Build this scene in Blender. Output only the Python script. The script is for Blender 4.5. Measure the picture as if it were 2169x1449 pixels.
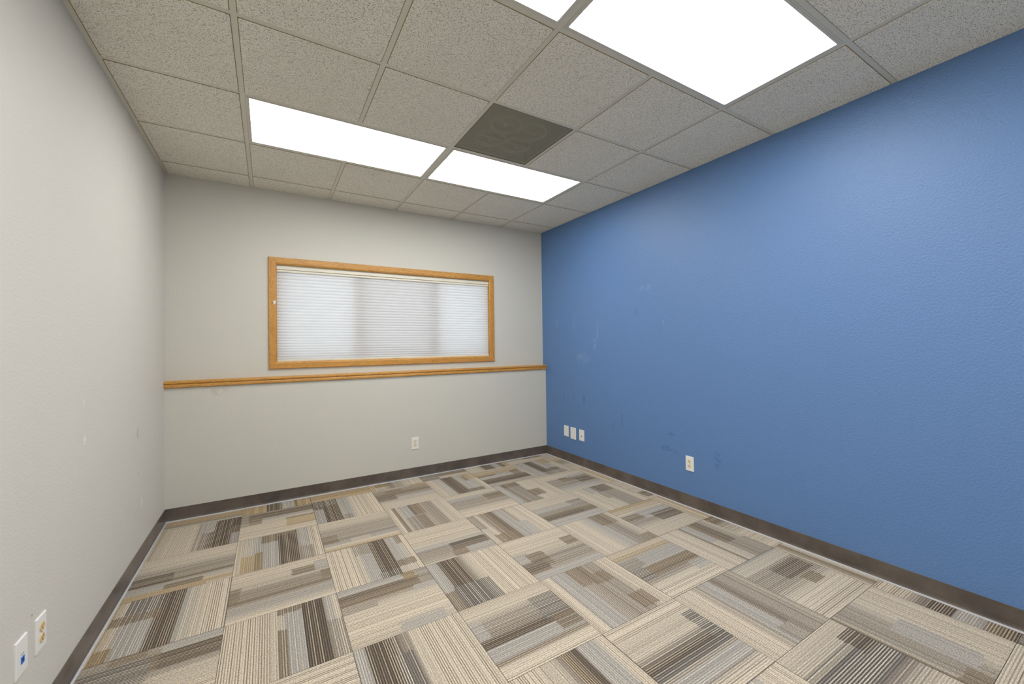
import bpy, bmesh, math, random
from mathutils import Matrix, Vector

# ------------------------------------------------------------------ scene, camera, light, exposure
for o in list(bpy.data.objects):
    bpy.data.objects.remove(o, do_unlink=True)
scene = bpy.context.scene
COL = scene.collection

RIGHT = Vector((0.8576838793, -0.5140001376, -0.0134989545))
UP = Vector((0.0069176197, -0.0147160249, 0.9998677838))
FWD = Vector((0.5141308294, 0.8576638603, 0.0090660398))
CAM = Vector((0.694684, -4.109761, 1.322981))
cam = bpy.data.cameras.new('camera')
cam.sensor_fit = 'HORIZONTAL'
cam.sensor_width = 36.0
cam.lens = 858.871 * 36.0 / 2169.0
cam.clip_start = 0.02
camo = bpy.data.objects.new('camera', cam)
COL.objects.link(camo)
m = Matrix.Identity(4)
for r in range(3):
    m[r][0], m[r][1], m[r][2], m[r][3] = RIGHT[r], UP[r], -FWD[r], CAM[r]
camo.matrix_world = m
scene.camera = camo

LAMP = 10.0            # emission of the ceiling panels
SKY = 1.5             # overcast daylight outside the window
EXPOSURE = 0.0
world = bpy.data.worlds.new('overcast_sky')
scene.world = world
world.use_nodes = True
bg = world.node_tree.nodes['Background']
bg.inputs['Color'].default_value = (0.86, 0.93, 1.0, 1)
bg.inputs['Strength'].default_value = SKY
scene.view_settings.view_transform = 'Standard'
scene.view_settings.look = 'None'
scene.view_settings.gamma = 1.0
scene.view_settings.exposure = EXPOSURE
scene.view_settings.use_curve_mapping = False

# ------------------------------------------------------------------ room measures (metres)
W = 3.601             # left wall X=0, blue wall X=W
H = 2.7152            # suspended ceiling grid
DL = 0.0553           # the lower half of the back wall stands proud by this
Y1 = -5.35            # wall behind the camera
GX, GY, FT = 0.5779, -2.0963, 0.6096
S, FX, FY = 0.49557, 0.5021, -0.73316
RAIL_TOP = 1.083
PI = math.pi

# ------------------------------------------------------------------ helpers
def lin(r, g, b, k=1.0):
    def f(c):
        c = c / 255.0
        return (c / 12.92 if c <= 0.04045 else ((c + 0.055) / 1.055) ** 2.4) * k
    return (f(r), f(g), f(b), 1.0)

class MB:
    """collects boxes and polygons, links them as one mesh object"""
    def __init__(self):
        self.v, self.f, self.mi = [], [], []
    def poly(self, pts, faces, mi=0):
        b = len(self.v)
        self.v += [tuple(p) for p in pts]
        self.f += [tuple(b + i for i in f) for f in faces]
        self.mi += [mi] * len(faces)
        return self
    def box(self, x0, x1, y0, y1, z0, z1, mi=0):
        p = [(x0, y0, z0), (x1, y0, z0), (x1, y1, z0), (x0, y1, z0), (x0, y0, z1), (x1, y0, z1), (x1, y1, z1), (x0, y1, z1)]
        return self.poly(p, [(0, 3, 2, 1), (4, 5, 6, 7), (0, 1, 5, 4), (1, 2, 6, 5), (2, 3, 7, 6), (3, 0, 4, 7)], mi)
    def extrude_x(self, prof, x0, x1, mi=0, sh0=None, sh1=None):
        """profile of (y, z) points swept along X; sh0/sh1 shift each end point by f(y, z) (mitres)"""
        n = len(prof)
        a = [(x0 + (sh0(y, z) if sh0 else 0), y, z) for y, z in prof]
        b = [(x1 + (sh1(y, z) if sh1 else 0), y, z) for y, z in prof]
        faces = [(i, (i + 1) % n, n + (i + 1) % n, n + i) for i in range(n)]
        faces += [tuple(range(n - 1, -1, -1)), tuple(range(n, 2 * n))]
        return self.poly(a + b, faces, mi)
    def cyl(self, cx, cy, cz, r, h, axis='Y', n=20, mi=0, rx=None):
        """cylinder, its axis along X, Y or Z, starting at the point and going +h"""
        rx = rx or r
        pts = []
        for k in range(2):
            for i in range(n):
                a = 2 * PI * i / n
                u, w = rx * math.cos(a), r * math.sin(a)
                pts.append({'Y': (cx + u, cy + k * h, cz + w), 'Z': (cx + u, cy + w, cz + k * h), 'X': (cx + k * h, cy + u, cz + w)}[axis])
        faces = [(i, (i + 1) % n, n + (i + 1) % n, n + i) for i in range(n)] + [tuple(range(n - 1, -1, -1)), tuple(range(n, 2 * n))]
        return self.poly(pts, faces, mi)
    def mesh(self, name, mats, smooth=False, fix=True):
        me = bpy.data.meshes.new(name)
        me.from_pydata(self.v, [], self.f)
        for mt in (mats if isinstance(mats, (list, tuple)) else [mats]):
            me.materials.append(mt)
        me.polygons.foreach_set('material_index', self.mi)
        if fix:
            bm = bmesh.new(); bm.from_mesh(me)
            bmesh.ops.recalc_face_normals(bm, faces=bm.faces)
            bm.to_mesh(me); bm.free()
        if smooth:
            me.polygons.foreach_set('use_smooth', [True] * len(me.polygons))
        me.update()
        return me
    def build(self, name, mats, parent=None, loc=None, rot=None, smooth=False):
        return link(name, self.mesh(name, mats, smooth), parent, loc, rot)

def link(name, me, parent=None, loc=None, rot=None):
    o = bpy.data.objects.new(name, me)
    COL.objects.link(o)
    if parent:
        o.parent = parent
    if loc:
        o.location = loc
    if rot:
        o.rotation_euler = rot
    return o

def thing(name, label, cat, loc=(0, 0, 0), rotz=0, group=None):
    o = bpy.data.objects.new(name, None)
    COL.objects.link(o)
    o.empty_display_size = 0.05
    o.location = loc
    o.rotation_euler = (0, 0, rotz)
    return tag(o, label, cat, group)

def tag(o, label=None, cat=None, group=None, kind=None):
    if label: o['label'] = label
    if cat: o['category'] = cat
    if group: o['group'] = group
    if kind: o['kind'] = kind
    return o

def bevel(me, width, seg=2, angle=40):
    bm = bmesh.new(); bm.from_mesh(me)
    es = [e for e in bm.edges if len(e.link_faces) == 2 and e.calc_face_angle(0) > math.radians(angle)]
    bmesh.ops.bevel(bm, geom=es, offset=width, segments=seg, affect='EDGES', profile=0.6)
    bm.to_mesh(me); bm.free()
    return me

# ------------------------------------------------------------------ materials
class NT:
    def __init__(self, name):
        self.m = bpy.data.materials.new(name)
        self.m.use_nodes = True
        self.t = self.m.node_tree
        self.b = self.t.nodes['Principled BSDF']
        self.out = self.t.nodes['Material Output']
    def n(self, kind, **kw):
        nd = self.t.nodes.new(kind)
        for k, v in kw.items():
            if k.startswith('i_'):
                nd.inputs[int(k[2:])].default_value = v
            else:
                setattr(nd, k, v)
        return nd
    def l(self, a, b):
        self.t.links.new(a, b)
    def math(self, op, a, b=None, c=None, clamp=False):
        nd = self.n('ShaderNodeMath', operation=op, use_clamp=clamp)
        for i, x in enumerate((a, b, c)):
            if x is None: continue
            if isinstance(x, (int, float)): nd.inputs[i].default_value = x
            else: self.l(x, nd.inputs[i])
        return nd.outputs[0]
    def mix(self, fac, a, b, blend='MIX'):
        nd = self.n('ShaderNodeMix', data_type='RGBA', blend_type=blend)
        for i, x in ((0, fac), (6, a), (7, b)):
            if isinstance(x, (int, float, tuple)): nd.inputs[i].default_value = x
            else: self.l(x, nd.inputs[i])
        return nd.outputs[2]
    def noise(self, vec, scale, detail=2.0, rough=0.5, dist=0.0):
        nd = self.n('ShaderNodeTexNoise')
        nd.inputs['Scale'].default_value = scale
        nd.inputs['Detail'].default_value = detail
        nd.inputs['Roughness'].default_value = rough
        nd.inputs['Distortion'].default_value = dist
        if vec is not None: self.l(vec, nd.inputs['Vector'])
        return nd.outputs['Fac']
    def mapping(self, vec, scale=(1, 1, 1), rot=(0, 0, 0), loc=(0, 0, 0)):
        nd = self.n('ShaderNodeMapping')
        nd.inputs['Scale'].default_value = scale
        nd.inputs['Rotation'].default_value = rot
        nd.inputs['Location'].default_value = loc
        self.l(vec, nd.inputs['Vector'])
        return nd.outputs[0]
    def ramp(self, fac, lo, hi):
        nd = self.n('ShaderNodeMapRange', clamp=True, interpolation_type='SMOOTHSTEP')
        nd.inputs['From Min'].default_value = lo
        nd.inputs['From Max'].default_value = hi
        self.l(fac, nd.inputs['Value'])
        return nd.outputs[0]
    def bump(self, height, strength, dist):
        nd = self.n('ShaderNodeBump')
        nd.inputs['Strength'].default_value = strength
        nd.inputs['Distance'].default_value = dist
        self.l(height, nd.inputs['Height'])
        self.l(nd.outputs[0], self.b.inputs['Normal'])
    def set(self, col=None, rough=None, spec=None, metal=None):
        if col is not None:
            if isinstance(col, tuple): self.b.inputs['Base Color'].default_value = col
            else: self.l(col, self.b.inputs['Base Color'])
        if rough is not None: self.b.inputs['Roughness'].default_value = rough
        if spec is not None: self.b.inputs['Specular IOR Level'].default_value = spec
        if metal is not None: self.b.inputs['Metallic'].default_value = metal
        return self.m
    def pos(self):
        return self.n('ShaderNodeNewGeometry').outputs['Position']
    def objc(self):
        return self.n('ShaderNodeTexCoord').outputs['Object']
    def spot(self, pos, c, r):
        """soft elliptical mask at world point c with radii r (a stain of its own shape)"""
        s = self.n('ShaderNodeVectorMath', operation='SUBTRACT'); self.l(pos, s.inputs[0]); s.inputs[1].default_value = c
        d = self.n('ShaderNodeVectorMath', operation='DIVIDE'); self.l(s.outputs[0], d.inputs[0]); d.inputs[1].default_value = r
        ln = self.n('ShaderNodeVectorMath', operation='LENGTH'); self.l(d.outputs[0], ln.inputs[0])
        return self.math('SUBTRACT', 1.0, self.ramp(ln.outputs['Value'], 0.25, 1.0))

def plain(name, col, rough=0.5, spec=0.5, metal=0.0, grain=0.03):
    k = NT(name)
    nz = k.noise(k.pos(), 60, 3)
    dark = tuple(c * (1 - grain * 2) for c in col[:3]) + (1,)
    k.set(k.mix(nz, dark, col), rough, spec, metal)
    return k.m

def wall_paint(name, col, rough, spec, bump_s, marks=(), light=(), markcol=None, lightcol=None):
    k = NT(name)
    p = k.pos()
    base = k.mix(k.noise(p, 1.3, 3), tuple(c * 0.965 for c in col[:3]) + (1,), col)
    def layer(base, spots, c2, amt):
        if not spots: return base
        acc = None
        for cc, rr, w in spots:
            sm = k.math('MULTIPLY', k.spot(p, cc, rr), w)
            acc = sm if acc is None else k.math('MAXIMUM', acc, sm)
        brk = k.ramp(k.noise(p, 26, 3), 0.36, 0.62)
        return k.mix(k.math('MULTIPLY', k.math('MULTIPLY', acc, brk), amt), base, c2)
    base = layer(base, marks, markcol, 1.0)
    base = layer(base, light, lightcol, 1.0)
    k.set(base, rough, spec)
    h = k.math('ADD', k.noise(p, 95, 2, 0.55), k.math('MULTIPLY', k.noise(p, 240, 1), 0.35))
    k.bump(h, bump_s, 0.004)
    return k.m

GREIGE = lin(209, 206, 198)
M_WALL_L = wall_paint('greige_wall_paint', GREIGE, 0.62, 0.35, 0.3,
    marks=[((0, -0.783, 0.815), (0.2, 0.05, 0.05), 0.35), ((0, -0.777, 0.568), (0.2, 0.012, 0.012), 0.8), ((0, -2.082, 0.432), (0.2, 0.008, 0.008), 1.0)],
    light=[((0, -1.631, 1.10), (0.2, 0.012, 0.03), 1.0), ((0, -1.622, 0.94), (0.2, 0.018, 0.035), 1.0), ((0, -0.705, 0.374), (0.2, 0.016, 0.05), 1.0)],
    markcol=lin(150, 135, 112), lightcol=lin(232, 230, 224))
M_WALL_B = wall_paint('greige_wall_paint_dimmed', lin(204, 202, 192), 0.62, 0.35, 0.26,  # left wall's greige darkened, the dimmer back wall put into its colour
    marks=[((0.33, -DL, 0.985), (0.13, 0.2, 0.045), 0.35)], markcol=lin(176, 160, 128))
M_BLUE = wall_paint('blue_wall_paint', lin(87, 126, 179), 0.48, 0.8, 0.6,
    marks=[((W, -1.855, 0.557), (0.2, 0.05, 0.035), 0.7), ((W, -1.80, 0.43), (0.2, 0.10, 0.035), 0.6), ((W, -1.90, 0.40), (0.2, 0.05, 0.03), 0.6),
           ((W, -2.264, 0.428), (0.2, 0.045, 0.09), 0.6), ((W, -1.30, 0.60), (0.2, 0.02, 0.12), 0.45), ((W, -0.411, 0.74), (0.2, 0.02, 0.07), 0.6),
           ((W, -0.579, 0.74), (0.2, 0.018, 0.06), 0.6), ((W, -0.75, 0.74), (0.2, 0.03, 0.09), 0.7), ((W, -0.53, 0.86), (0.2, 0.05, 0.03), 0.4),
           ((W, -1.18, 0.49), (0.2, 0.02, 0.12), 0.4), ((W, -1.50, 1.62), (0.2, 0.05, 0.06), 0.35)],
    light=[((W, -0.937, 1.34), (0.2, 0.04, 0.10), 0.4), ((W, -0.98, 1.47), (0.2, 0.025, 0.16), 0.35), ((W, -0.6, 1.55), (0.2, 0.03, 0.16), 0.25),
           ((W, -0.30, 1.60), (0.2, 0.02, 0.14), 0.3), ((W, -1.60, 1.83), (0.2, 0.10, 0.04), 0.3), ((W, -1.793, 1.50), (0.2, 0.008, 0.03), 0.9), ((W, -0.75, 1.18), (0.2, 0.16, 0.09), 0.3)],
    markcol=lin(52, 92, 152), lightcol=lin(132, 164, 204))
M_PLENUM = plain('dark_plenum_paint', lin(70, 68, 64), 0.9, 0.1)
M_FLOORSLAB = plain('grey_floor_slab', lin(96, 92, 86), 0.9, 0.2)

def oak(name, horiz_scale=1.0):
    k = NT(name)
    tc = k.n('ShaderNodeTexCoord')
    oi = k.n('ShaderNodeObjectInfo')
    add = k.n('ShaderNodeVectorMath', operation='ADD')
    k.l(tc.outputs['Object'], add.inputs[0])
    cmb = k.n('ShaderNodeCombineXYZ')
    k.l(k.math('MULTIPLY', oi.outputs['Random'], 7.0), cmb.inputs[0]); k.l(k.math('MULTIPLY', oi.outputs['Random'], 3.0), cmb.inputs[2])
    k.l(cmb.outputs[0], add.inputs[1])
    v = add.outputs[0]
    figure = k.noise(k.mapping(v, (3.0, 18, 18)), 1.6, 3, 0.55, 0.6)
    rings = k.math('FRACT', k.math('MULTIPLY', figure, 9.0))
    line = k.ramp(rings, 0.62, 0.95)
    fine = k.noise(k.mapping(v, (16, 420, 420)), 1.0, 2)
    base = k.mix(k.noise(k.mapping(v, (1.5, 9, 9)), 2.0, 2), lin(184, 130, 56), lin(206, 154, 76))
    base = k.mix(k.math('MULTIPLY', line, 0.55), base, lin(132, 80, 30))
    base = k.mix(k.math('MULTIPLY', k.ramp(fine, 0.55, 0.75), 0.35), base, lin(128, 80, 34))
    k.set(base, 0.38, 0.5)
    k.bump(fine, 0.15, 0.0008)
    return k.m
M_OAK = oak('golden_oak')
M_BASE = None
def base_mat(name, c1, c2, rough):
    k = NT(name)
    p = k.pos()
    col = k.mix(k.ramp(k.noise(p, 7, 4, 0.6), 0.3, 0.7), c1, c2)
    scr = k.ramp(k.noise(k.mapping(p, (4, 4, 60)), 6, 2), 0.68, 0.75)
    col = k.mix(k.math('MULTIPLY', scr, 0.2), col, lin(150, 142, 132))
    k.set(col, rough, 0.5)
    k.bump(k.noise(p, 180, 2), 0.06, 0.002)
    return k.m
M_BASE = base_mat('dark_vinyl_base', lin(82, 74, 69), lin(104, 95, 88), 0.28)
M_TOE = plain('base_toe_sheen', lin(188, 189, 193), 0.3, 0.5)  # pale line stands for the toe's sheen, put into its colour

def tile_face_mat():
    k = NT('mineral_fibre_face')
    p = k.pos()
    oi = k.n('ShaderNodeObjectInfo')
    sh = k.n('ShaderNodeVectorMath', operation='ADD'); k.l(p, sh.inputs[0])
    cb = k.n('ShaderNodeCombineXYZ'); k.l(k.math('MULTIPLY', oi.outputs['Random'], 40), cb.inputs[0]); k.l(cb.outputs[0], sh.inputs[1])
    v = sh.outputs[0]
    a = k.ramp(k.noise(k.mapping(v, (1.0, 2.4, 1), (0, 0, 0.6)), 138, 1.5, 0.5, 0.4), 0.61, 0.66)
    b = k.ramp(k.noise(k.mapping(v, (2.4, 1.0, 1), (0, 0, 0.35)), 146, 1.5, 0.5, 0.4), 0.62, 0.67)
    c = k.ramp(k.noise(v, 300, 1.0), 0.60, 0.68)
    pits = k.math('MAXIMUM', k.math('MAXIMUM', a, b), k.math('MULTIPLY', c, 0.6))
    base = k.mix(k.noise(v, 160, 3), lin(236, 233, 220), lin(248, 246, 235))
    base = k.mix(k.ramp(k.noise(v, 2.2, 2), 0.3, 0.75), base, lin(239, 236, 223))
    base = k.mix(k.math('MULTIPLY', pits, 0.82), base, lin(112, 100, 88))
    k.set(base, 0.95, 0.1)
    k.bump(k.math('SUBTRACT', k.math('MULTIPLY', k.noise(v, 300, 2), 0.3), pits), 0.5, 0.003)
    return k.m
M_TILE = tile_face_mat()
M_TILE_EDGE = plain('raw_mineral_edge', lin(196, 172, 132), 0.95, 0.1, grain=0.1)
M_TEE = plain('painted_tee_metal', lin(214, 212, 198), 0.45, 0.5)
M_LAMPFRAME = plain('white_lamp_frame', lin(212, 208, 198), 0.4, 0.5)
k = NT('glowing_lens')
k.set(lin(245, 246, 248), 0.4, 0.3)
k.b.inputs['Emission Color'].default_value = (1.0, 0.995, 0.98, 1)
k.b.inputs['Emission Strength'].default_value = LAMP
M_LENS = k.m
M_WHITE = plain('white_plastic', lin(232, 231, 228), 0.35, 0.5, grain=0.01)
M_IVORY = plain('ivory_plastic', lin(226, 214, 182), 0.35, 0.5, grain=0.01)
M_ALMOND = plain('almond_plastic', lin(224, 194, 138), 0.35, 0.5, grain=0.01)
M_SLOT = plain('dark_slot', lin(96, 80, 52), 0.6, 0.2)
M_BLACK = plain('black_socket', lin(24, 26, 32), 0.5, 0.3)
M_JACK = plain('blue_jack_plastic', lin(10, 112, 208), 0.35, 0.5, grain=0.01)
M_JACKIN = plain('deep_blue_opening', lin(8, 52, 120), 0.5, 0.3)
M_METAL = plain('bright_screw', lin(200, 198, 190), 0.3, 0.5, 0.8)
M_GREYTEXT = plain('grey_print', lin(150, 140, 132), 0.5, 0.3)
M_CREAM = plain('cream_shade_rail', lin(222, 216, 198), 0.45, 0.5, grain=0.01)
M_PULL = plain('grey_shade_pull', lin(120, 112, 96), 0.4, 0.5)
M_VINYL = plain('white_window_vinyl', lin(205, 203, 198), 0.4, 0.5)

k = NT('shade_fabric')
p = k.pos()
dif = k.n('ShaderNodeBsdfDiffuse'); trn = k.n('ShaderNodeBsdfTranslucent'); mx = k.n('ShaderNodeMixShader')
cc = k.mix(k.noise(k.mapping(p, (2, 2, 9)), 3, 2), lin(224, 222, 222), lin(232, 230, 230))
k.l(cc, dif.inputs['Color']); k.l(cc, trn.inputs['Color'])
mx.inputs[0].default_value = 0.42
k.l(dif.outputs[0], mx.inputs[1]); k.l(trn.outputs[0], mx.inputs[2]); k.l(mx.outputs[0], k.out.inputs['Surface'])
M_FABRIC = k.m

def glass(name, tint):
    k = NT(name)
    tr = k.n('ShaderNodeBsdfTransparent'); tr.inputs[0].default_value = tint
    gl = k.n('ShaderNodeBsdfGlossy'); gl.inputs['Roughness'].default_value = 0.02
    mx = k.n('ShaderNodeMixShader'); mx.inputs[0].default_value = 0.06
    k.l(tr.outputs[0], mx.inputs[1]); k.l(gl.outputs[0], mx.inputs[2]); k.l(mx.outputs[0], k.out.inputs['Surface'])
    return k.m
M_GLASS = glass('clear_pane', (0.92, 0.95, 0.95, 1))
M_GLASS_T = glass('dimmed_pane', (0.76, 0.77, 0.76, 1))  # tint added to weaken the daylight through the middle pane

def perforated():
    k = NT('perforated_olive_metal')
    p = k.pos()
    sep = k.n('ShaderNodeSeparateXYZ'); k.l(p, sep.inputs[0])
    pitch = 0.005
    def cell(s):
        return k.math('SUBTRACT', k.math('FRACT', k.math('DIVIDE', s, pitch)), 0.5)
    a, b = cell(sep.outputs[0]), cell(sep.outputs[1])
    d = k.math('SQRT', k.math('ADD', k.math('MULTIPLY', a, a), k.math('MULTIPLY', b, b)))
    hole = k.math('LESS_THAN', d, 0.36)
    tr = k.n('ShaderNodeBsdfTransparent')
    mx = k.n('ShaderNodeMixShader')
    k.set(lin(176, 172, 152), 0.5, 0.4)
    k.l(hole, mx.inputs[0]); k.l(k.b.outputs[0], mx.inputs[1]); k.l(tr.outputs[0], mx.inputs[2])
    k.l(mx.outputs[0], k.out.inputs['Surface'])
    return k.m
M_PERF = perforated()
M_VENTBOX = plain('black_vent_lining', lin(58, 58, 50), 0.8, 0.2)
M_VANE = plain('grey_vent_vane', lin(122, 118, 100), 0.5, 0.4)

def carpet_mat():
    k = NT('loop_pile_carpet')
    uv = k.n('ShaderNodeUVMap'); uv.uv_map = 'lay'
    sep = k.n('ShaderNodeSeparateXYZ'); k.l(uv.outputs[0], sep.inputs[0])
    col = k.n('ShaderNodeVertexColor', layer_name='yarn').outputs[0]
    p = k.pos()
    grain = k.math('ADD', k.math('MULTIPLY', k.noise(p, 175, 4, 0.75), 0.7), k.math('MULTIPLY', k.noise(p, 420, 2), 0.3))
    col = k.mix(0.8, col, k.mix(k.ramp(grain, 0.36, 0.64), (0.36, 0.36, 0.38, 1), (1.30, 1.29, 1.27, 1)), 'MULTIPLY')
    k.set(col, 0.98, 0.08)
    fr = k.math('FRACT', k.math('MULTIPLY', sep.outputs[1], 100.0))
    loop = k.ramp(k.math('ABSOLUTE', k.math('SUBTRACT', fr, 0.5)), 0.5, 0.1)
    k.bump(k.math('ADD', k.math('MULTIPLY', loop, 0.5), k.noise(p, 260, 2)), 0.35, 0.003)
    return k.m
M_CARPET = carpet_mat()
M_BACKING = plain('dark_carpet_backing', lin(70, 62, 54), 0.95, 0.1)

# ------------------------------------------------------------------ the room shell
T = 0.12
floor = MB().box(-T, W + T, Y1 - T, T, -0.14, -0.008).build('floor', M_FLOORSLAB)
tag(floor, kind='structure')
wl = tag(MB().box(-T, 0, Y1 - T, 0.14, -0.008, 3.02).build('wall_left', M_WALL_L), kind='structure')
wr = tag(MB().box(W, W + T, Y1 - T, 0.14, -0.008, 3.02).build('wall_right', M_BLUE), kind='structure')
wf = tag(MB().box(0, W, Y1 - T, Y1, -0.008, 3.02).build('wall_front', M_WALL_L), kind='structure')
# back wall with its window opening; the lower half is a thicker ledge under the oak rail
OX0, OX1, OZ0, OZ1 = 0.744, 2.871, 1.197, 2.079
b = MB()
b.box(0, OX0, 0, 0.14, RAIL_TOP - 0.06, 3.02)
b.box(OX1, W, 0, 0.14, RAIL_TOP - 0.06, 3.02)
b.box(OX0, OX1, 0, 0.14, OZ1, 3.02)
b.box(OX0, OX1, 0, 0.14, RAIL_TOP - 0.06, OZ0)
b.box(0, W, -DL, 0.14, -0.008, RAIL_TOP - 0.018)
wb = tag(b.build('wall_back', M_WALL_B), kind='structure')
ceiling = tag(MB().box(-T, W + T, Y1 - T, 0.14, 3.02, 3.12).build('ceiling', M_PLENUM), kind='structure')

# vinyl cove base: one run along each wall, a curved toe at the bottom
def baseboard(name, p0, rotz, length):
    prof = [(0, 0.0), (0, 0.1005), (-0.0015, 0.1016), (-0.0032, 0.1005), (-0.0034, 0.022), (-0.0052, 0.012), (-0.009, 0.0055), (-0.0125, 0.0042), (-0.0125, 0.0)]
    o = MB().extrude_x(prof, 0, length).build(name, M_BASE, loc=p0, rot=(0, 0, rotz))
    tag(o, kind='structure')
    toe = [(-0.0092, 0.0), (-0.0092, 0.0070), (-0.013, 0.0064), (-0.0172, 0.0036), (-0.0176, 0.0)]
    t = MB().extrude_x(toe, 0, length).build('toe_edge', M_TOE, parent=o)
    t['label'] = 'pale toe with painted sheen along the bottom of the dark base'
    return o
baseboard('baseboard_back', (0, -DL, 0), 0, W)
baseboard('baseboard_left', (0, Y1, -0.0004), PI / 2, -DL - Y1)
baseboard('baseboard_right', (W, -DL, -0.0004), -PI / 2, -DL - Y1)
baseboard('baseboard_front', (W, Y1, 0), PI, W)

# oak rail capping the ledge
rail = bpy.data.objects.new('trim_1', None); COL.objects.link(rail); tag(rail, kind='structure')
rail.location = (0, -DL, RAIL_TOP)
cap = [(DL, -0.018), (DL, 0), (-0.012, 0), (-0.017, -0.003), (-0.019, -0.009), (-0.0185, -0.019), (-0.010, -0.024), (0, -0.024), (0, -0.018)]
MB().extrude_x(cap, 0.0, W).build('rail_cap', M_OAK, parent=rail)
apron = [(0, -0.024), (-0.010, -0.024), (-0.0125, -0.028), (-0.0155, -0.034), (-0.016, -0.049), (-0.013, -0.053), (0, -0.053)]
MB().extrude_x(apron, 0.0, W).build('rail_moulding', M_OAK, parent=rail)

# ------------------------------------------------------------------ suspended ceiling
gxs = [GX + i * FT for i in range(0, 5)]
gys = [GY + j * FT for j in range(3, -7, -1)]
xs = [0.0] + gxs + [W]
ys = [0.0] + gys + [Y1]
LIGHTS = [(0, 2, 2), (2, 4, 2), (0, 2, 5), (2, 4, 5), (0, 2, 8), (2, 4, 8)]     # column span (A..C, C..E), row index in ys; last pair unseen, added for light
lit_cells = set()
for a, c, r in LIGHTS:
    for i in range(a, c):
        lit_cells.add((i + 1, r))
VENT_CELL = (3, 3)

def tee(name, p0, p1, along, wid=0.024):
    h = wid / 2
    prof = [(-h, 0.0), (h, 0.0), (h, 0.0012), (0.001, 0.0012), (0.001, 0.032), (-0.001, 0.032), (-0.001, 0.0012), (-h, 0.0012)]
    L = p1 - p0
    mb = MB().extrude_x(prof, 0, L)
    return mb.mesh(name, M_TEE)
ceil_n = 0
def put_tee(name, start, rotz, length, wid=0.024):
    o = link(name, tee(name, 0, length, 'X', wid), ceiling, start, (0, 0, rotz))
    return o
ceiling_inv = None
for i, x in enumerate(gxs):
    if i in (0, 2, 4):
        put_tee('main_runner', (x, Y1, H), PI / 2, -Y1)          # runs to the window wall
    else:
        # cross tees of the half columns, broken by the lamps
        y_top = 0.0
        for r in range(len(ys) - 1):
            ya, yb = ys[r], ys[r + 1]
            if (i, r) in lit_cells or (i + 1, r) in lit_cells:
                continue
            put_tee('cross_tee', (x, yb + 0.0118, H + 0.0002), PI / 2, ya - yb - 0.0236)
for j, y in enumerate(gys):
    for xa, xb in ((0.0, gxs[0] - 0.0122), (gxs[0] + 0.0122, gxs[2] - 0.0122), (gxs[2] + 0.0122, gxs[4] - 0.0122), (gxs[4] + 0.0122, W)):
        put_tee('cross_tee', (xa, y, H + 0.0001), 0, xb - xa)
def angle(start, rotz, length, leg):
    prof = [(0, 0.0), (0, 0.022), (0.0012, 0.022), (0.0012, 0.0012), (leg, 0.0012), (leg, 0.0)]
    link('wall_angle', MB().extrude_x(prof, 0, length).mesh('wall_angle', M_TEE), ceiling, start, (0, 0, rotz))
angle((0, 0, H - 0.0003), -PI / 2, -Y1, 0.022)
angle((W, 0, H - 0.0001), PI, W, 0.012)
angle((W, Y1, H - 0.0003), PI / 2, -Y1, 0.010)
angle((0, Y1, H - 0.0001), 0, W, 0.02)

tile_cache = {}
def tegular(w, d, cut):
    """lay-in tile, its face hanging 6 mm below the grid, rounded corners; cut = sides that butt the wall angle"""
    key = (round(w, 4), round(d, 4), cut)
    if key in tile_cache: return tile_cache[key]
    lip, r, drop = 0.0035, 0.008, 0.0042
    x0, x1 = -w / 2 + 0.012, w / 2 - 0.012
    y0, y1 = -d / 2 + 0.012, d / 2 - 0.012
    fx0, fx1, fy0, fy1 = x0 + lip, x1 - lip, y0 + lip, y1 - lip
    if 'l' in cut: fx0 = x0 + 0.015
    if 'r' in cut: fx1 = w / 2 - 0.002
    if 'b' in cut: fy1 = d / 2 - 0.002
    if 'f' in cut: fy0 = y0 + 0.008
    ring = []
    for cx, cy, a0 in ((fx1 - r, fy1 - r, 0), (fx0 + r, fy1 - r, 90), (fx0 + r, fy0 + r, 180), (fx1 - r, fy0 + r, 270)):
        for s in range(4):
            a = math.radians(a0 + 30 * s)
            ring.append((cx + r * math.cos(a), cy + r * math.sin(a)))
    n = len(ring)
    mb = MB()
    bot = [(x, y, -drop) for x, y in ring]
    mid = [(x + (0.0008 if x > 0 else -0.0008), y + (0.0008 if y > 0 else -0.0008), -drop + 0.0012) for x, y in ring]
    top = [(q[0], q[1], 0.0125) for q in mid]
    mb.poly(bot + mid, [tuple(range(n - 1, -1, -1))] + [(i, (i + 1) % n, n + (i + 1) % n, n + i) for i in range(n)], 0)
    mb.poly(mid + top, [(i, (i + 1) % n, n + (i + 1) % n, n + i) for i in range(n)] + [tuple(range(n, 2 * n))], 1)
    mb.box(x0 - 0.005, x1 + 0.005, y0 - 0.005, y1 + 0.005, 0.0012, 0.0125, 1)
    me = mb.mesh('ceiling_tile', [M_TILE, M_TILE_EDGE])
    tile_cache[key] = me
    return me
for r in range(len(ys) - 1):
    for i in range(len(xs) - 1):
        if (i, r) in lit_cells or (i, r) == VENT_CELL: continue
        xa, xb, ya, yb = xs[i], xs[i + 1], ys[r + 1], ys[r]
        cut = ('l' if i == 0 else '') + ('r' if i == len(xs) - 2 else '') + ('b' if r == 0 else '') + ('f' if r == len(ys) - 2 else '')
        link('ceiling_tile', tegular(xb - xa, yb - ya, cut), ceiling, ((xa + xb) / 2, (ya + yb) / 2, H + 0.0013))

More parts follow.
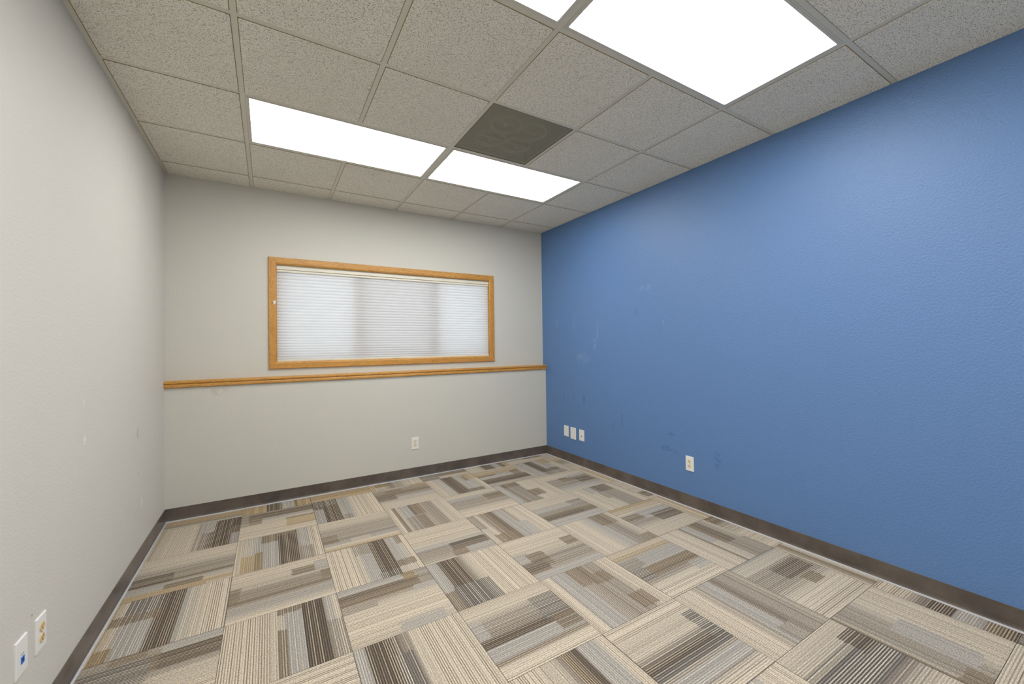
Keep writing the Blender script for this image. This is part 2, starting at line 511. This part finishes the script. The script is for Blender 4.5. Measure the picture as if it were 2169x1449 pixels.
# recessed panel lamps
def ceiling_light(a, c, r, label):
    xa, xb, ya, yb = gxs[a] + 0.0125, gxs[c] - 0.0125, ys[r + 1] + 0.0125, ys[r] - 0.0125
    cx, cy = (xa + xb) / 2, (ya + yb) / 2
    t = thing('ceiling_light', label, 'ceiling light', (cx, cy, H), 0, 'recessed panel lights in the ceiling')
    hx, hy = (xb - xa) / 2, (yb - ya) / 2
    def ring(mb, o, i, z0, z1):
        for (x0, x1, y0, y1) in ((-hx + o, hx - o, -hy + o, -hy + i), (-hx + o, hx - o, hy - i, hy - o), (-hx + o, -hx + i, -hy + i, hy - i), (hx - i, hx - o, -hy + i, hy - i)):
            mb.box(x0, x1, y0, y1, z0, z1)
    fr = MB(); ring(fr, 0.0, 0.008, -0.0005, 0.012); ring(fr, 0.008, 0.019, -0.003, 0.012)
    fr.build('frame', M_LAMPFRAME, t)
    MB().box(-hx + 0.0188, hx - 0.0188, -hy + 0.0188, hy - 0.0188, 0.002, 0.006).build('diffuser', M_LENS, t)
    MB().box(-hx + 0.01, hx - 0.01, -hy + 0.01, hy - 0.01, 0.0125, 0.09).build('housing', M_LAMPFRAME, t)
    return t
ceiling_light(0, 2, 2, 'white recessed ceiling panel light above the left half of the window')
ceiling_light(2, 4, 2, 'white recessed ceiling panel light between the air vent and the window wall')
ceiling_light(0, 2, 5, 'white recessed ceiling panel light in the middle row, on the greige wall side')
ceiling_light(2, 4, 5, 'white recessed ceiling panel light in the middle row, on the blue wall side')
ceiling_light(0, 2, 8, 'added white recessed ceiling panel light, unseen behind the camera, on the greige wall side')  # unseen third row, added to brighten the near end of the room
ceiling_light(2, 4, 8, 'added white recessed ceiling panel light, unseen behind the camera, on the blue wall side')

# perforated air vent with four round vanes behind the plate
vx0, vx1, vy0, vy1 = gxs[2] + 0.0125, gxs[3] - 0.0125, ys[4] + 0.0125, ys[3] - 0.0125
vent = thing('ceiling_vent', 'square olive perforated metal air vent in the ceiling beside a panel light', 'air vent', ((vx0 + vx1) / 2, (vy0 + vy1) / 2, H))
hx, hy = (vx1 - vx0) / 2, (vy1 - vy0) / 2
fr = MB()
for q in ((-hx, hx, -hy, -hy + 0.004), (-hx, hx, hy - 0.004, hy), (-hx, -hx + 0.004, -hy + 0.004, hy - 0.004), (hx - 0.004, hx, -hy + 0.004, hy - 0.004)):
    fr.box(q[0], q[1], q[2], q[3], -0.001, 0.02)
fr.build('frame', M_VANE, vent)
MB().poly([(-hx + 0.004, -hy + 0.004, 0.002), (hx - 0.004, -hy + 0.004, 0.002), (hx - 0.004, hy - 0.004, 0.002), (-hx + 0.004, hy - 0.004, 0.002)], [(0, 3, 2, 1)]).build('perforated_plate', M_PERF, vent)
bx = MB()
bx.box(-hx, hx, -hy, -hy + 0.003, 0.02, 0.16); bx.box(-hx, hx, hy - 0.003, hy, 0.02, 0.16)
bx.box(-hx, -hx + 0.003, -hy, hy, 0.02, 0.16); bx.box(hx - 0.003, hx, -hy, hy, 0.02, 0.16); bx.box(-hx, hx, -hy, hy, 0.16, 0.165)
bx.build('duct_box', M_VENTBOX, vent)
for sx, sy in ((-1, -1), (1, -1), (-1, 1), (1, 1)):
    rg = MB(); n = 36; R0, R1 = 0.098, 0.0945
    pts = []
    for z in (0.010, 0.030):
        for R in (R0, R1):
            pts += [(sx * 0.099 + R * math.cos(2 * PI * i / n), sy * 0.099 + R * math.sin(2 * PI * i / n), z) for i in range(n)]
    fs = []
    for i in range(n):
        j = (i + 1) % n
        fs += [(i, j, n + j, n + i), (2 * n + i, 3 * n + i, 3 * n + j, 2 * n + j), (i, 2 * n + i, 2 * n + j, j), (n + i, n + j, 3 * n + j, 3 * n + i)]
    rg.poly(pts, fs)
    v = rg.build('round_vane', M_VANE, vent)
    MB().cyl(sx * 0.108, sy * 0.108, 0.0035, 0.005, 0.006, 'Z', 10).build('screw', M_METAL, v)
    MB().box(sx * 0.099 - 0.08, sx * 0.099 + 0.08, sy * 0.099 - 0.0015, sy * 0.099 + 0.0015, 0.02, 0.03).build('vane_rod', M_VANE, v)

# ------------------------------------------------------------------ window, shade and oak casing
win = bpy.data.objects.new('window_1', None); COL.objects.link(win); win.location = (0, 0, 0); tag(win, kind='structure')
def casing(name, x0, z0, x1, z1, width, thick):
    """mitred oak board from (x0,z0) to (x1,z1) along the outer edge, its width pointing inwards (to the left of the run)"""
    L = math.hypot(x1 - x0, z1 - z0)
    prof = [(0, 0), (-thick * 0.75, 0), (-thick, 0.004), (-thick, width - 0.016), (-thick * 0.9, width - 0.008), (-thick * 0.55, width), (0, width)]
    o = MB().extrude_x(prof, 0, L, sh0=lambda y, z: z, sh1=lambda y, z: -z).build(name, M_OAK, parent=win, loc=(x0, 0, z0), rot=(0, -math.atan2(z1 - z0, x1 - x0), 0))
    return o
CX0, CX1, CZ0, CZ1, CWD = 0.693, 2.917, 1.148, 2.127, 0.0625
casing('casing_board', CX0, CZ0, CX1, CZ0, CWD, 0.017)
casing('casing_board', CX1, CZ0, CX1, CZ1, CWD, 0.017)
casing('casing_board', CX1, CZ1, CX0, CZ1, CWD, 0.017)
casing('casing_board', CX0, CZ1, CX0, CZ0, CWD, 0.017)
JX0, JX1, JZ0, JZ1 = 0.753, 2.862, 1.206, 2.070
def jamb(x0, x1, z0, z1):
    L = max(x1 - x0, z1 - z0)
    if x1 - x0 > z1 - z0:
        MB().box(0, L, 0, 0.138, 0, z1 - z0).build('jamb_board', M_OAK, parent=win, loc=(x0, 0.001, z0))
    else:
        MB().box(0, L, 0, 0.138, 0, x1 - x0).build('jamb_board', M_OAK, parent=win, loc=(x1, 0.001, z0), rot=(0, -PI / 2, 0))
jamb(JX0 - 0.009, JX1 + 0.009, JZ0 - 0.009, JZ0)
jamb(JX0 - 0.009, JX1 + 0.009, JZ1, JZ1 + 0.009)
jamb(JX0 - 0.009, JX0, JZ0, JZ1)
jamb(JX1, JX1 + 0.009, JZ0, JZ1)
SY0, SY1 = 0.085, 0.12
sash = MB()
sash.box(JX0, JX1, SY0, SY1, JZ0, JZ0 + 0.04); sash.box(JX0, JX1, SY0, SY1, JZ1 - 0.04, JZ1)
sash.box(JX0, JX0 + 0.04, SY0, SY1, JZ0 + 0.04, JZ1 - 0.04); sash.box(JX1 - 0.04, JX1, SY0, SY1, JZ0 + 0.04, JZ1 - 0.04)
sash.build('sash_frame', M_VINYL, win)
MULL = (1.455, 2.215)
for mxx in MULL:
    MB().box(mxx - 0.06, mxx + 0.06, SY0 - 0.015, SY1, JZ0 + 0.04, JZ1 - 0.04).build('mullion', M_VINYL, win)
edges = [JX0 + 0.04, MULL[0] - 0.06, MULL[0] + 0.06, MULL[1] - 0.06, MULL[1] + 0.06, JX1 - 0.04]
for q in range(3):
    MB().box(edges[2 * q], edges[2 * q + 1], 0.102, 0.106, JZ0 + 0.04, JZ1 - 0.04).build('pane', M_GLASS_T if q == 1 else M_GLASS, win)

shade = thing('cellular_shade', 'white pleated cellular shade pulled down over the oak framed window', 'window shade', ((JX0 + JX1) / 2, 0.03, JZ0))
hw = (JX1 - JX0) / 2 - 0.003
zt = JZ1 - JZ0
hr = MB().box(-hw, hw, -0.021, 0.03, zt - 0.044, zt - 0.0005)
link('headrail', bevel(hr.mesh('headrail', M_CREAM), 0.003, 2), shade)
mr = MB().box(-hw, hw, -0.019, 0.012, zt - 0.0665, zt - 0.0485)
link('middle_rail', bevel(mr.mesh('middle_rail', M_CREAM), 0.004, 2), shade)
br = MB().box(-hw, hw, -0.016, 0.012, 0.0005, 0.020)
link('bottom_rail', bevel(br.mesh('bottom_rail', M_CREAM), 0.004, 2), shade)
fab = MB()
N = 29
z = zt - 0.066
cells = [0.030 - 0.0085 * i / (N - 1) for i in range(N)]
kk = (z - 0.0195) / sum(cells)
prev = z
pts_f, pts_b = [(0.0, z)], [(0.006, z)]
for i in range(N):
    h = cells[i] * kk
    pts_f += [(-0.0045, prev - h * 0.25), (-0.0056, prev - h * 0.5), (-0.0045, prev - h * 0.75), (-0.001, prev - h)]
    prev -= h
vs, fs = [], []
for y, zz in pts_f:
    vs += [(-hw + 0.002, y, zz), (hw - 0.002, y, zz)]
for i in range(len(pts_f) - 1):
    fs.append((2 * i, 2 * i + 1, 2 * i + 3, 2 * i + 2))
fab.poly(vs, fs)
fo = fab.build('pleated_fabric', M_FABRIC, shade)
pt = MB().box(-0.026, 0.018, -0.024, -0.018, zt - 0.071, zt - 0.064)
link('rail_tab', bevel(pt.mesh('rail_tab', M_CREAM), 0.002, 2), shade, (-0.011, 0, 0))
pl = MB().poly([(-0.028, -0.016, 0.008), (0.028, -0.016, 0.008), (0.022, -0.030, 0.007), (-0.022, -0.030, 0.007), (-0.024, -0.016, -0.001 + 0.003), (0.024, -0.016, 0.002), (0.019, -0.030, 0.002), (-0.019, -0.030, 0.002)],
               [(0, 1, 2, 3), (7, 6, 5, 4), (3, 2, 6, 7), (0, 3, 7, 4), (1, 5, 6, 2), (0, 4, 5, 1)])
po = pl.build('pull_tab', M_PULL, shade, (-0.017, 0, 0)); po['label'] = 'small grey finger pull'

cl = thing('cord_clip', 'tiny white plastic clip fixed to the oak casing beside the shade', 'clip', (0.739, -0.0172, 1.712))
cm = MB().poly([(-0.006, -0.004, 0), (0.006, -0.004, 0), (0.011, -0.004, 0.03), (-0.011, -0.004, 0.03), (-0.006, 0, 0), (0.006, 0, 0), (0.011, 0, 0.03), (-0.011, 0, 0.03)],
               [(0, 1, 2, 3), (7, 6, 5, 4), (0, 4, 5, 1), (1, 5, 6, 2), (2, 6, 7, 3), (3, 7, 4, 0)])
cm.build('clip_plate', M_WHITE, cl)
MB().cyl(0, -0.009, 0.022, 0.0035, 0.005, 'Y', 12).build('peg', M_WHITE, cl)

# ------------------------------------------------------------------ wall plates and outlets
def plate_mesh(w, h):
    me = MB().box(-w / 2, w / 2, -0.0062, 0, -h / 2, h / 2).mesh('plate', M_WHITE)
    bm = bmesh.new(); bm.from_mesh(me)
    es = [e for e in bm.edges if all(abs(v.co.y + 0.0062) < 1e-5 for v in e.verts)]
    bmesh.ops.bevel(bm, geom=es, offset=0.0038, segments=3, affect='EDGES', profile=0.6)
    bm.to_mesh(me); bm.free()
    return me
def face_of(t, mat, slotmat):
    for s in (1, -1):
        rc = MB().cyl(0, -0.0085, s * 0.0195, 0.0143, 0.004, 'Y', 24, rx=0.0172).build('receptacle', mat, t)
        for dx, hh in ((-0.0064, 0.0085), (0.0064, 0.007)):
            MB().box(dx - 0.0014, dx + 0.0014, -0.0089, -0.0080, s * 0.0195 + 0.0035 - hh / 2, s * 0.0195 + 0.0035 + hh / 2).build('slot', slotmat, rc)
        MB().cyl(0, -0.0089, s * 0.0195 - 0.0065, 0.0028, 0.0009, 'Y', 12).build('ground_hole', slotmat, rc)
    MB().cyl(0, -0.0068, 0, 0.0028, 0.001, 'Y', 12).build('screw', M_METAL, t)
def outlet(loc, rotz, mat, label):
    t = thing('wall_outlet', label, 'outlet', loc, rotz)
    link('plate', plate_mesh(0.072, 0.117), t)
    face_of(t, mat, M_SLOT)
    return t
def blank(loc, rotz, w, h, label):
    t = thing('wall_plate', label, 'wall plate', loc, rotz)
    link('plate', plate_mesh(w, h), t)
    for s in (1, -1):
        MB().cyl(0, -0.0068, s * h * 0.36, 0.0026, 0.001, 'Y', 12).build('screw', M_WHITE, t)
    return t
outlet((1.961, -DL, 0.3455), 0, M_IVORY, 'white wall outlet with ivory sockets under the window')
outlet((W, -2.028, 0.352), -PI / 2, M_IVORY, 'white wall outlet with pale sockets on the blue wall, standing alone')
outlet((0, -2.032, 0.344), PI / 2, M_ALMOND, 'white wall outlet with almond sockets beside the blue data jack plate')
blank((W, -0.445, 0.343), -PI / 2, 0.079, 0.118, 'blank white wall plate on the blue wall closest to the corner')
blank((W, -0.567, 0.336), -PI / 2, 0.090, 0.129, 'large blank white wall plate between two smaller plates on the blue wall')
t = blank((W, -0.710, 0.338), -PI / 2, 0.079, 0.119, 'white wall plate with a round black socket on the blue wall')
MB().cyl(0, -0.0078, -0.008, 0.0062, 0.003, 'Y', 18).build('socket', M_BLACK, t)
t = blank((0, -2.163, 0.344), PI / 2, 0.073, 0.116, 'white data plate with a blue jack beside the almond outlet')
j = MB().box(-0.0095, 0.0095, -0.0080, -0.005, -0.022, -0.001)
jo = j.build('jack', M_JACK, t); jo['label'] = 'blue data jack'
MB().box(-0.005, 0.005, -0.0084, -0.0079, -0.016, -0.006).build('jack_opening', M_JACKIN, jo)
MB().box(-0.010, 0.010, -0.0069, -0.0060, 0.0065, 0.0085).build('print_line', M_GREYTEXT, t)

# ------------------------------------------------------------------ carpet tiles, laid quarter-turned
PAL = {  # band colour, crossing yarn colour
    'C': ((214, 201, 180), (140, 127, 111)), 'Y': ((194, 172, 138), (134, 114, 88)), 'S': ((182, 170, 152), (216, 204, 184)),
    'G': ((160, 154, 146), (204, 197, 184)), 'M': ((138, 128, 117), (202, 191, 172)), 'B': ((116, 103, 88), (186, 170, 144)),
    'D': ((88, 79, 71), (186, 171, 148)), 'K': ((100, 95, 90), (210, 200, 182)), 'T': ((140, 121, 92), (178, 158, 124)),
}
CARPET_K = 1.0
# bands: position across the yarns + letter (blended in between); blocks: u0 u1 v0 v1 letter
TILES = {
 (-1, 1): ('0C .8Y .93M 1S', ''),
 (0, 1): ('0Y .33Y .33D .55D .55G .73G .73T .79T .79Y 1Y', ''),
 (1, 1): ('0C .7Y 1Y', ''),
 (2, 1): ('0Y .12C .14S .4M .75S .78C 1C', '.55 .85 .1 .4 T'),
 (3, 1): ('0S .7M .8S 1S', '0 .35 .55 1 K; .3 1 .55 .85 B'),
 (4, 1): ('0S .35S .35D .62D .62G .78G .78B .9B .9Y 1Y', ''),
 (5, 1): ('0M .63M .8S 1C', '.5 1 .55 .75 B'),
 (6, 1): ('0S 1C', ''),
 (-1, 0): ('0Y .08S .2C .3S .45S .55M .68D 1D', '0 .42 .5 .68 G; .6 1 .9 1 G; .35 .6 .9 1 B'),
 (0, 0): ('0M .06D .26D .28G .45S .7C 1C', '0 .1 0 .5 M; .1 .28 .2 .48 B; .6 1 .45 .49 B; .6 1 .5 .8 Y'),
 (1, 0): ('0D .38D .38G .55G .6C 1C', '.38 1 0 .13 G; .82 1 .38 .52 M; .3 .38 0 .13 B; 0 .28 0 .36 K'),
 (2, 0): ('0S .12M .3B .45M .55G .75S 1C', '0 .32 .38 .62 D; .2 .5 .12 .35 B; .7 1 0 .12 Y'),
 (3, 0): ('0C .1S .3G .34D .58D .58G .8G .9S 1C', '0 .35 .72 1 Y; .1 .4 .72 .8 B; .85 1 .34 .85 D'),
 (4, 0): ('0C .28Y .36G .55G .56D .82D .84M 1S', '0 .4 .33 .4 B; .75 .95 .3 .56 B'),
 (5, 0): ('0C .1G .3G .31D .52D .52G .8G .85C 1C', '.62 .8 .31 .8 D; .8 1 .3 .85 M; 0 .3 .65 .9 Y'),
 (6, 0): ('0C .3Y .4M .7S 1C', ''),
 (-1, -1): ('0C .2S .45M .6M .72B .74G .85S .88Y 1S', '0 .4 .5 .72 D; .35 .7 .78 .9 B; 0 .35 .75 .87 G; 0 .75 .93 1 Y'),
 (0, -1): ('0C .06S .25G .47G .48D .72D .72G .85G .88C 1C', '0 .25 .28 .48 B; .55 1 .06 .22 Y; .5 1 .22 .3 T; .62 1 .72 .9 M; 0 .1 .4 .7 B'),
 (1, -1): ('0C .25S .4M .55M .7M .8G .88S 1Y', '0 .2 .5 .75 B; .35 .6 .75 .9 S'),
 (2, -1): ('0C .1C .12B .18S .2G .36G .38M .7M .8S 1C', '0 .45 .37 .55 B; .5 1 .2 .4 M; .5 1 .4 .5 B'),
 (3, -1): ('0C .15S .25G .4M .6M .75S .85C 1C', '.65 1 .25 .5 B'),
 (4, -1): ('0G .12G .15M .45M .5S .6C 1C', '0 .2 .15 .5 B; .5 .8 .45 .7 B; .9 1 .1 .5 M'),
 (5, -1): ('0C .2C .3S .4M .7M .8G 1S', '.6 .95 .4 .7 D; .3 .6 .3 .5 B; .5 .95 .25 .35 G'),
 (6, -1): ('0C .25Y 1C', ''),
 (-1, -2): ('0Y .1S .15G .38G .4D .58D .6G .75S .8C 1C', '0 .28 .12 .4 K; .28 .45 .05 .42 B; .8 1 .04 .15 T'),
 (0, -2): ('0C .15C .3S .45M .65B .7M .8G .92S 1C', '0 .1 .35 .65 B; .6 .85 .2 .35 B; .9 1 .4 .6 B; .85 1 .15 .35 G'),
 (1, -2): ('0C .28C .32S .4G .52G .52D .73D .73G .88G .92C 1C', '0 .3 .33 .52 M; .86 1 .5 .75 K; .68 .84 .74 .95 B; .84 1 .75 .92 S; 0 .25 .86 .93 B'),
 (2, -2): ('0C .35C .5S .62G .7M .9M 1S', '.45 .98 .62 .82 D; .42 .62 .82 .98 B; .62 1 .82 1 G'),
 (3, -2): ('0M .12M .15S .22M .3B .44D .45G .62G .64B .68S .75C 1C', '.5 1 0 .2 S; .55 1 .45 .75 G; .75 1 .1 .42 B'),
 (4, -2): ('0C .3S .45G .55M .62B .8B .82G 1G', '.7 1 .3 .6 M; 0 .75 .62 .8 D'),
 (5, -2): ('0C .3C .4S .5S .55M .85M .9C 1C', '0 .3 .32 .5 G; 0 .3 .5 .85 D; .3 .6 .45 .65 M'),
 (6, -2): ('0C .5C 1S', '.05 .25 .68 .92 D'),
 (-1, -3): ('0M .08M .1B .3B .34M .5S .7C 1C', '.55 1 0 .12 G; .55 1 .12 .33 D; .2 .45 0 .1 B; 0 .5 .1 .5 K'),
 (0, -3): ('0C .3C .45S .52G .66G .66D .86D .87G 1S', '0 .1 .45 .66 B; .35 1 .44 .51 B; .45 1 .87 1 M'),
 (1, -3): ('0G .12G .13D .32B .34M .42S .6C .9C 1S', '.7 .85 0 .15 T; .85 1 0 .3 M; .75 1 .3 .42 G; 0 .35 .32 .45 M; .45 .9 .85 1 G'),
 (2, -3): ('0G .13G .14D .38D .4M .5S .6C 1C', '.65 1 0 .13 B; .6 1 .13 .55 K'),
 (3, -3): ('0C .35C .45S .6M .75M .85M .9G 1G', '.8 1 .3 .5 B; 0 .2 .4 .62 G; .15 .4 .45 .75 B; 0 .3 .65 .85 D'),
 (4, -3): ('0C .35C .5G .6G .65M .85M .95S 1S', '0 .35 .58 .9 B; .82 1 .8 1 B'),
 (5, -3): ('0Y .25C .3G .5G .55M .7S 1C', '0 .35 .3 .5 B; .35 .9 .25 .4 G; .5 1 .42 .68 D'),
 (6, -3): ('0C .25Y 1C', ''),
 (0, -4): ('0C .5C 1S', ''),
 (-1, -4): ('0C .3S .5M .55D .7D .7G .9C 1C', ''),
 (1, -4): ('0G .1G .11D .3D .42M .5S .6C 1C', '.25 .7 .3 .45 K'),
 (2, -4): ('0C .2S .3M .4M .55D .62D .63G .78G .8B .86S .88C 1C', '0 .12 .25 .5 G; .7 1 .2 .55 K; .75 1 .55 .75 B'),
 (3, -4): ('0C .12C .15G .35G .38M .75M .82C 1C', '0 .35 .35 .6 B; .2 .4 .5 .75 B; .7 .95 .65 .85 B'),
 (4, -4): ('0C .18Y .22G .42G .44B .62B .65M .75S .85C 1C', '0 .3 .22 .4 M; 0 .2 .4 .65 K; .75 1 .62 .8 G'),
 (5, -4): ('0C .35C .42B .46G .6G .61B .8D .85M 1S', '.6 1 .6 1 M; .5 1 .45 .6 S'),
 (6, -4): ('0B .15B .2M .5C 1C', ''),
 (2, -5): ('0C .25C .4S .5M .52B .68D .7G .88G .92C 1C', '.55 1 .7 .9 M'),
 (3, -5): ('0C .1C .25S .35S .45M .5D .62K .68M .7G .82G .84M .9S .92C 1C', '.85 1 .2 .6 K'),
 (4, -5): ('0C .3C .38M .4G .58G .6D .7M .85M 1S', '.8 1 .45 .75 M'),
 (5, -5): ('0G .18S .22M .4M .5M .62S .7C 1C', '.4 .95 .25 .48 D; .55 .8 .5 .65 B'),
 (6, -5): ('0S .12B .2S 1C', ''),
 (3, -6): ('0C .2S .4K .6G .8C 1C', ''),
 (4, -6): ('0C .1S .3K .5K .6M .8S 1C', '.75 1 .15 .35 D'),
 (5, -6): ('0B .05S .1M .35M .5S .6C 1C', '.35 .9 .3 .55 G; .85 1 0 .25 B'),
 (6, -6): ('0C .25C .35M .45D .6D .6G .8G .82B .9B 1D', ''),
 (5, -7): ('0C .4C .6S 1M', ''),
}
KEYS = sorted(TILES)
rnd = random.Random(4)
def parse(spec):
    prof = []
    for tok in spec[0].split():
        prof.append((float(tok[:-1]), tok[-1]))
    blocks = []
    for bl in spec[1].split(';'):
        q = bl.split()
        if q: blocks.append((float(q[0]), float(q[1]), float(q[2]), float(q[3]), q[4]))
    return prof, blocks
def pal(ch):
    a, b2 = PAL[ch]
    return lin(*a, k=CARPET_K), lin(*b2, k=CARPET_K)
def lerp(a, b2, t):
    return tuple(x + (y - x) * t for x, y in zip(a, b2))
def carpet_tile(i, j, spec):
    along_y = (i + j) % 2 != 0              # yarns run towards the window wall
    x0, x1 = FX + i * S, FX + (i + 1) * S
    y0, y1 = FY + j * S, FY + (j + 1) * S
    # room limits, in tile coordinates: u along the yarns, v across them
    lx0, lx1 = max(x0, 0.002), min(x1, W - 0.002)
    ly0, ly1 = max(y0, Y1 + 0.002), min(y1, -DL - 0.002)
    if lx1 - lx0 < 0.02 or ly1 - ly0 < 0.02: return
    fx = lambda x: (x - x0) / S
    fy = lambda y: (y1 - y) / S            # 0 at the window side
    if along_y: ur, vr = (fy(ly1), fy(ly0)), (fx(lx0), fx(lx1))
    else: ur, vr = (fx(lx0), fx(lx1)), (fy(ly1), fy(ly0))
    prof, blocks = parse(spec)
    g = 0.0009 / S                         # joint
    rr = random.Random(i * 101 + j * 7 + 3)
    ROWS = 100                             # rows of loops across a tile, band and crossing yarn in turn
    def at(v):
        """band and yarn colour at v: where two bands blend, their yarns alternate"""
        if v <= prof[0][0]: return pal(prof[0][1])
        for a, b2 in zip(prof, prof[1:]):
            if a[0] <= v <= b2[0] and b2[0] - a[0] > 1e-9:
                t = (v - a[0]) / (b2[0] - a[0])
                pa, pb = pal(a[1]), pal(b2[1])
                pick = pb if rr.random() < t else pa
                return tuple(lerp(lerp(pa[n], pb[n], t), pick[n], 0.45) for n in (0, 1))
        return pal(prof[-1][1])
    cx, cy = (lx0 + lx1) / 2, (ly0 + ly1) / 2
    def P(u, v, z):
        x, y = (x0 + v * S, y1 - u * S) if along_y else (x0 + u * S, y1 - v * S)
        return (x - cx, y - cy, z)
    verts, faces, cols, lays = [], [], [], []
    ua, ub, va, vb = ur[0] + g, ur[1] - g, vr[0] + g, vr[1] - g
    for r in range(ROWS):
        half = r % 2
        v0 = (r // 2 + (0.0 if not half else 0.58)) / (ROWS / 2)
        v1 = (r // 2 + (0.58 if not half else 1.0)) / (ROWS / 2)
        vm = (r // 2 + 0.5) / (ROWS / 2)
        if not half:
            row_at = at(vm); amt = rr.choice((0.25, 0.55, 0.75, 0.9, 1.0)); tone = rr.uniform(0.93, 1.06)
            spans = [[bu0 + rr.gauss(0, 0.007) if bu0 > 0 else 0, bu1 + rr.gauss(0, 0.007) if bu1 < 1 else 1, ch] for bu0, bu1, bv0, bv1, ch in blocks if bv0 <= vm <= bv1]
        v0, v1 = max(v0, va), min(v1, vb)
        if v1 - v0 < 1e-4: continue
        cuts = sorted({ua, ub} | {c for sp in spans for c in sp[:2] if ua < c < ub})
        for c0, c1 in zip(cuts, cuts[1:]):
            if c1 - c0 < 1e-4: continue
            um = (c0 + c1) / 2
            cc = row_at
            for sp in spans:
                if sp[0] <= um <= sp[1]:
                    pb = pal(sp[2]); cc = tuple(lerp(row_at[n], pb[n], 0.86) for n in (0, 1))
            q = cc[0] if not half else lerp(cc[0], cc[1], amt)
            q = tuple(x * tone for x in q[:3]) + (1.0,)
            b0 = len(verts)
            uvs = [(c0, v0), (c1, v0), (c1, v1), (c0, v1)]
            verts += [P(u, v, 0.0) for u, v in uvs]
            p0, p1, p2 = (Vector(verts[b0 + n]) for n in (0, 1, 2))
            f = [b0, b0 + 1, b0 + 2, b0 + 3]
            if (p1 - p0).cross(p2 - p1).z < 0:
                f.reverse(); uvs.reverse()
            faces.append(tuple(f)); cols += [q] * 4; lays += uvs
    top = len(faces)
    base_i = len(verts)
    ring = [P(ua, va, 0), P(ub, va, 0), P(ub, vb, 0), P(ua, vb, 0)]
    verts += ring + [(q[0], q[1], -0.0075) for q in ring]
    for n in range(4):
        faces.append((base_i + n, base_i + (n + 1) % 4, base_i + 4 + (n + 1) % 4, base_i + 4 + n))
    faces.append(tuple(base_i + 4 + n for n in range(4)))
    for f in faces[top:]:
        cols += [pal('B')[0]] * 4; lays += [(0, 0)] * 4
    me = bpy.data.meshes.new('carpet_tile')
    me.from_pydata(verts, [], faces)
    me.materials.append(M_CARPET); me.materials.append(M_BACKING)
    me.polygons.foreach_set('material_index', [0] * top + [1] * (len(faces) - top))
    c2 = me.color_attributes.new('yarn', 'FLOAT_COLOR', 'CORNER')
    c2.data.foreach_set('color', [x for q in cols for x in q])
    uv = me.uv_layers.new(name='lay')
    uv.data.foreach_set('uv', [x for q in lays for x in q])
    link('carpet_tile', me, floor, (cx, cy, 0))
for j in range(1, -12, -1):
    for i in range(-1, 7):
        spec = TILES.get((i, j))
        if spec is None:
            spec = TILES[rnd.choice([q for q in KEYS if q[0] not in (6,) and q[1] not in (1,)])]
        carpet_tile(i, j, spec)
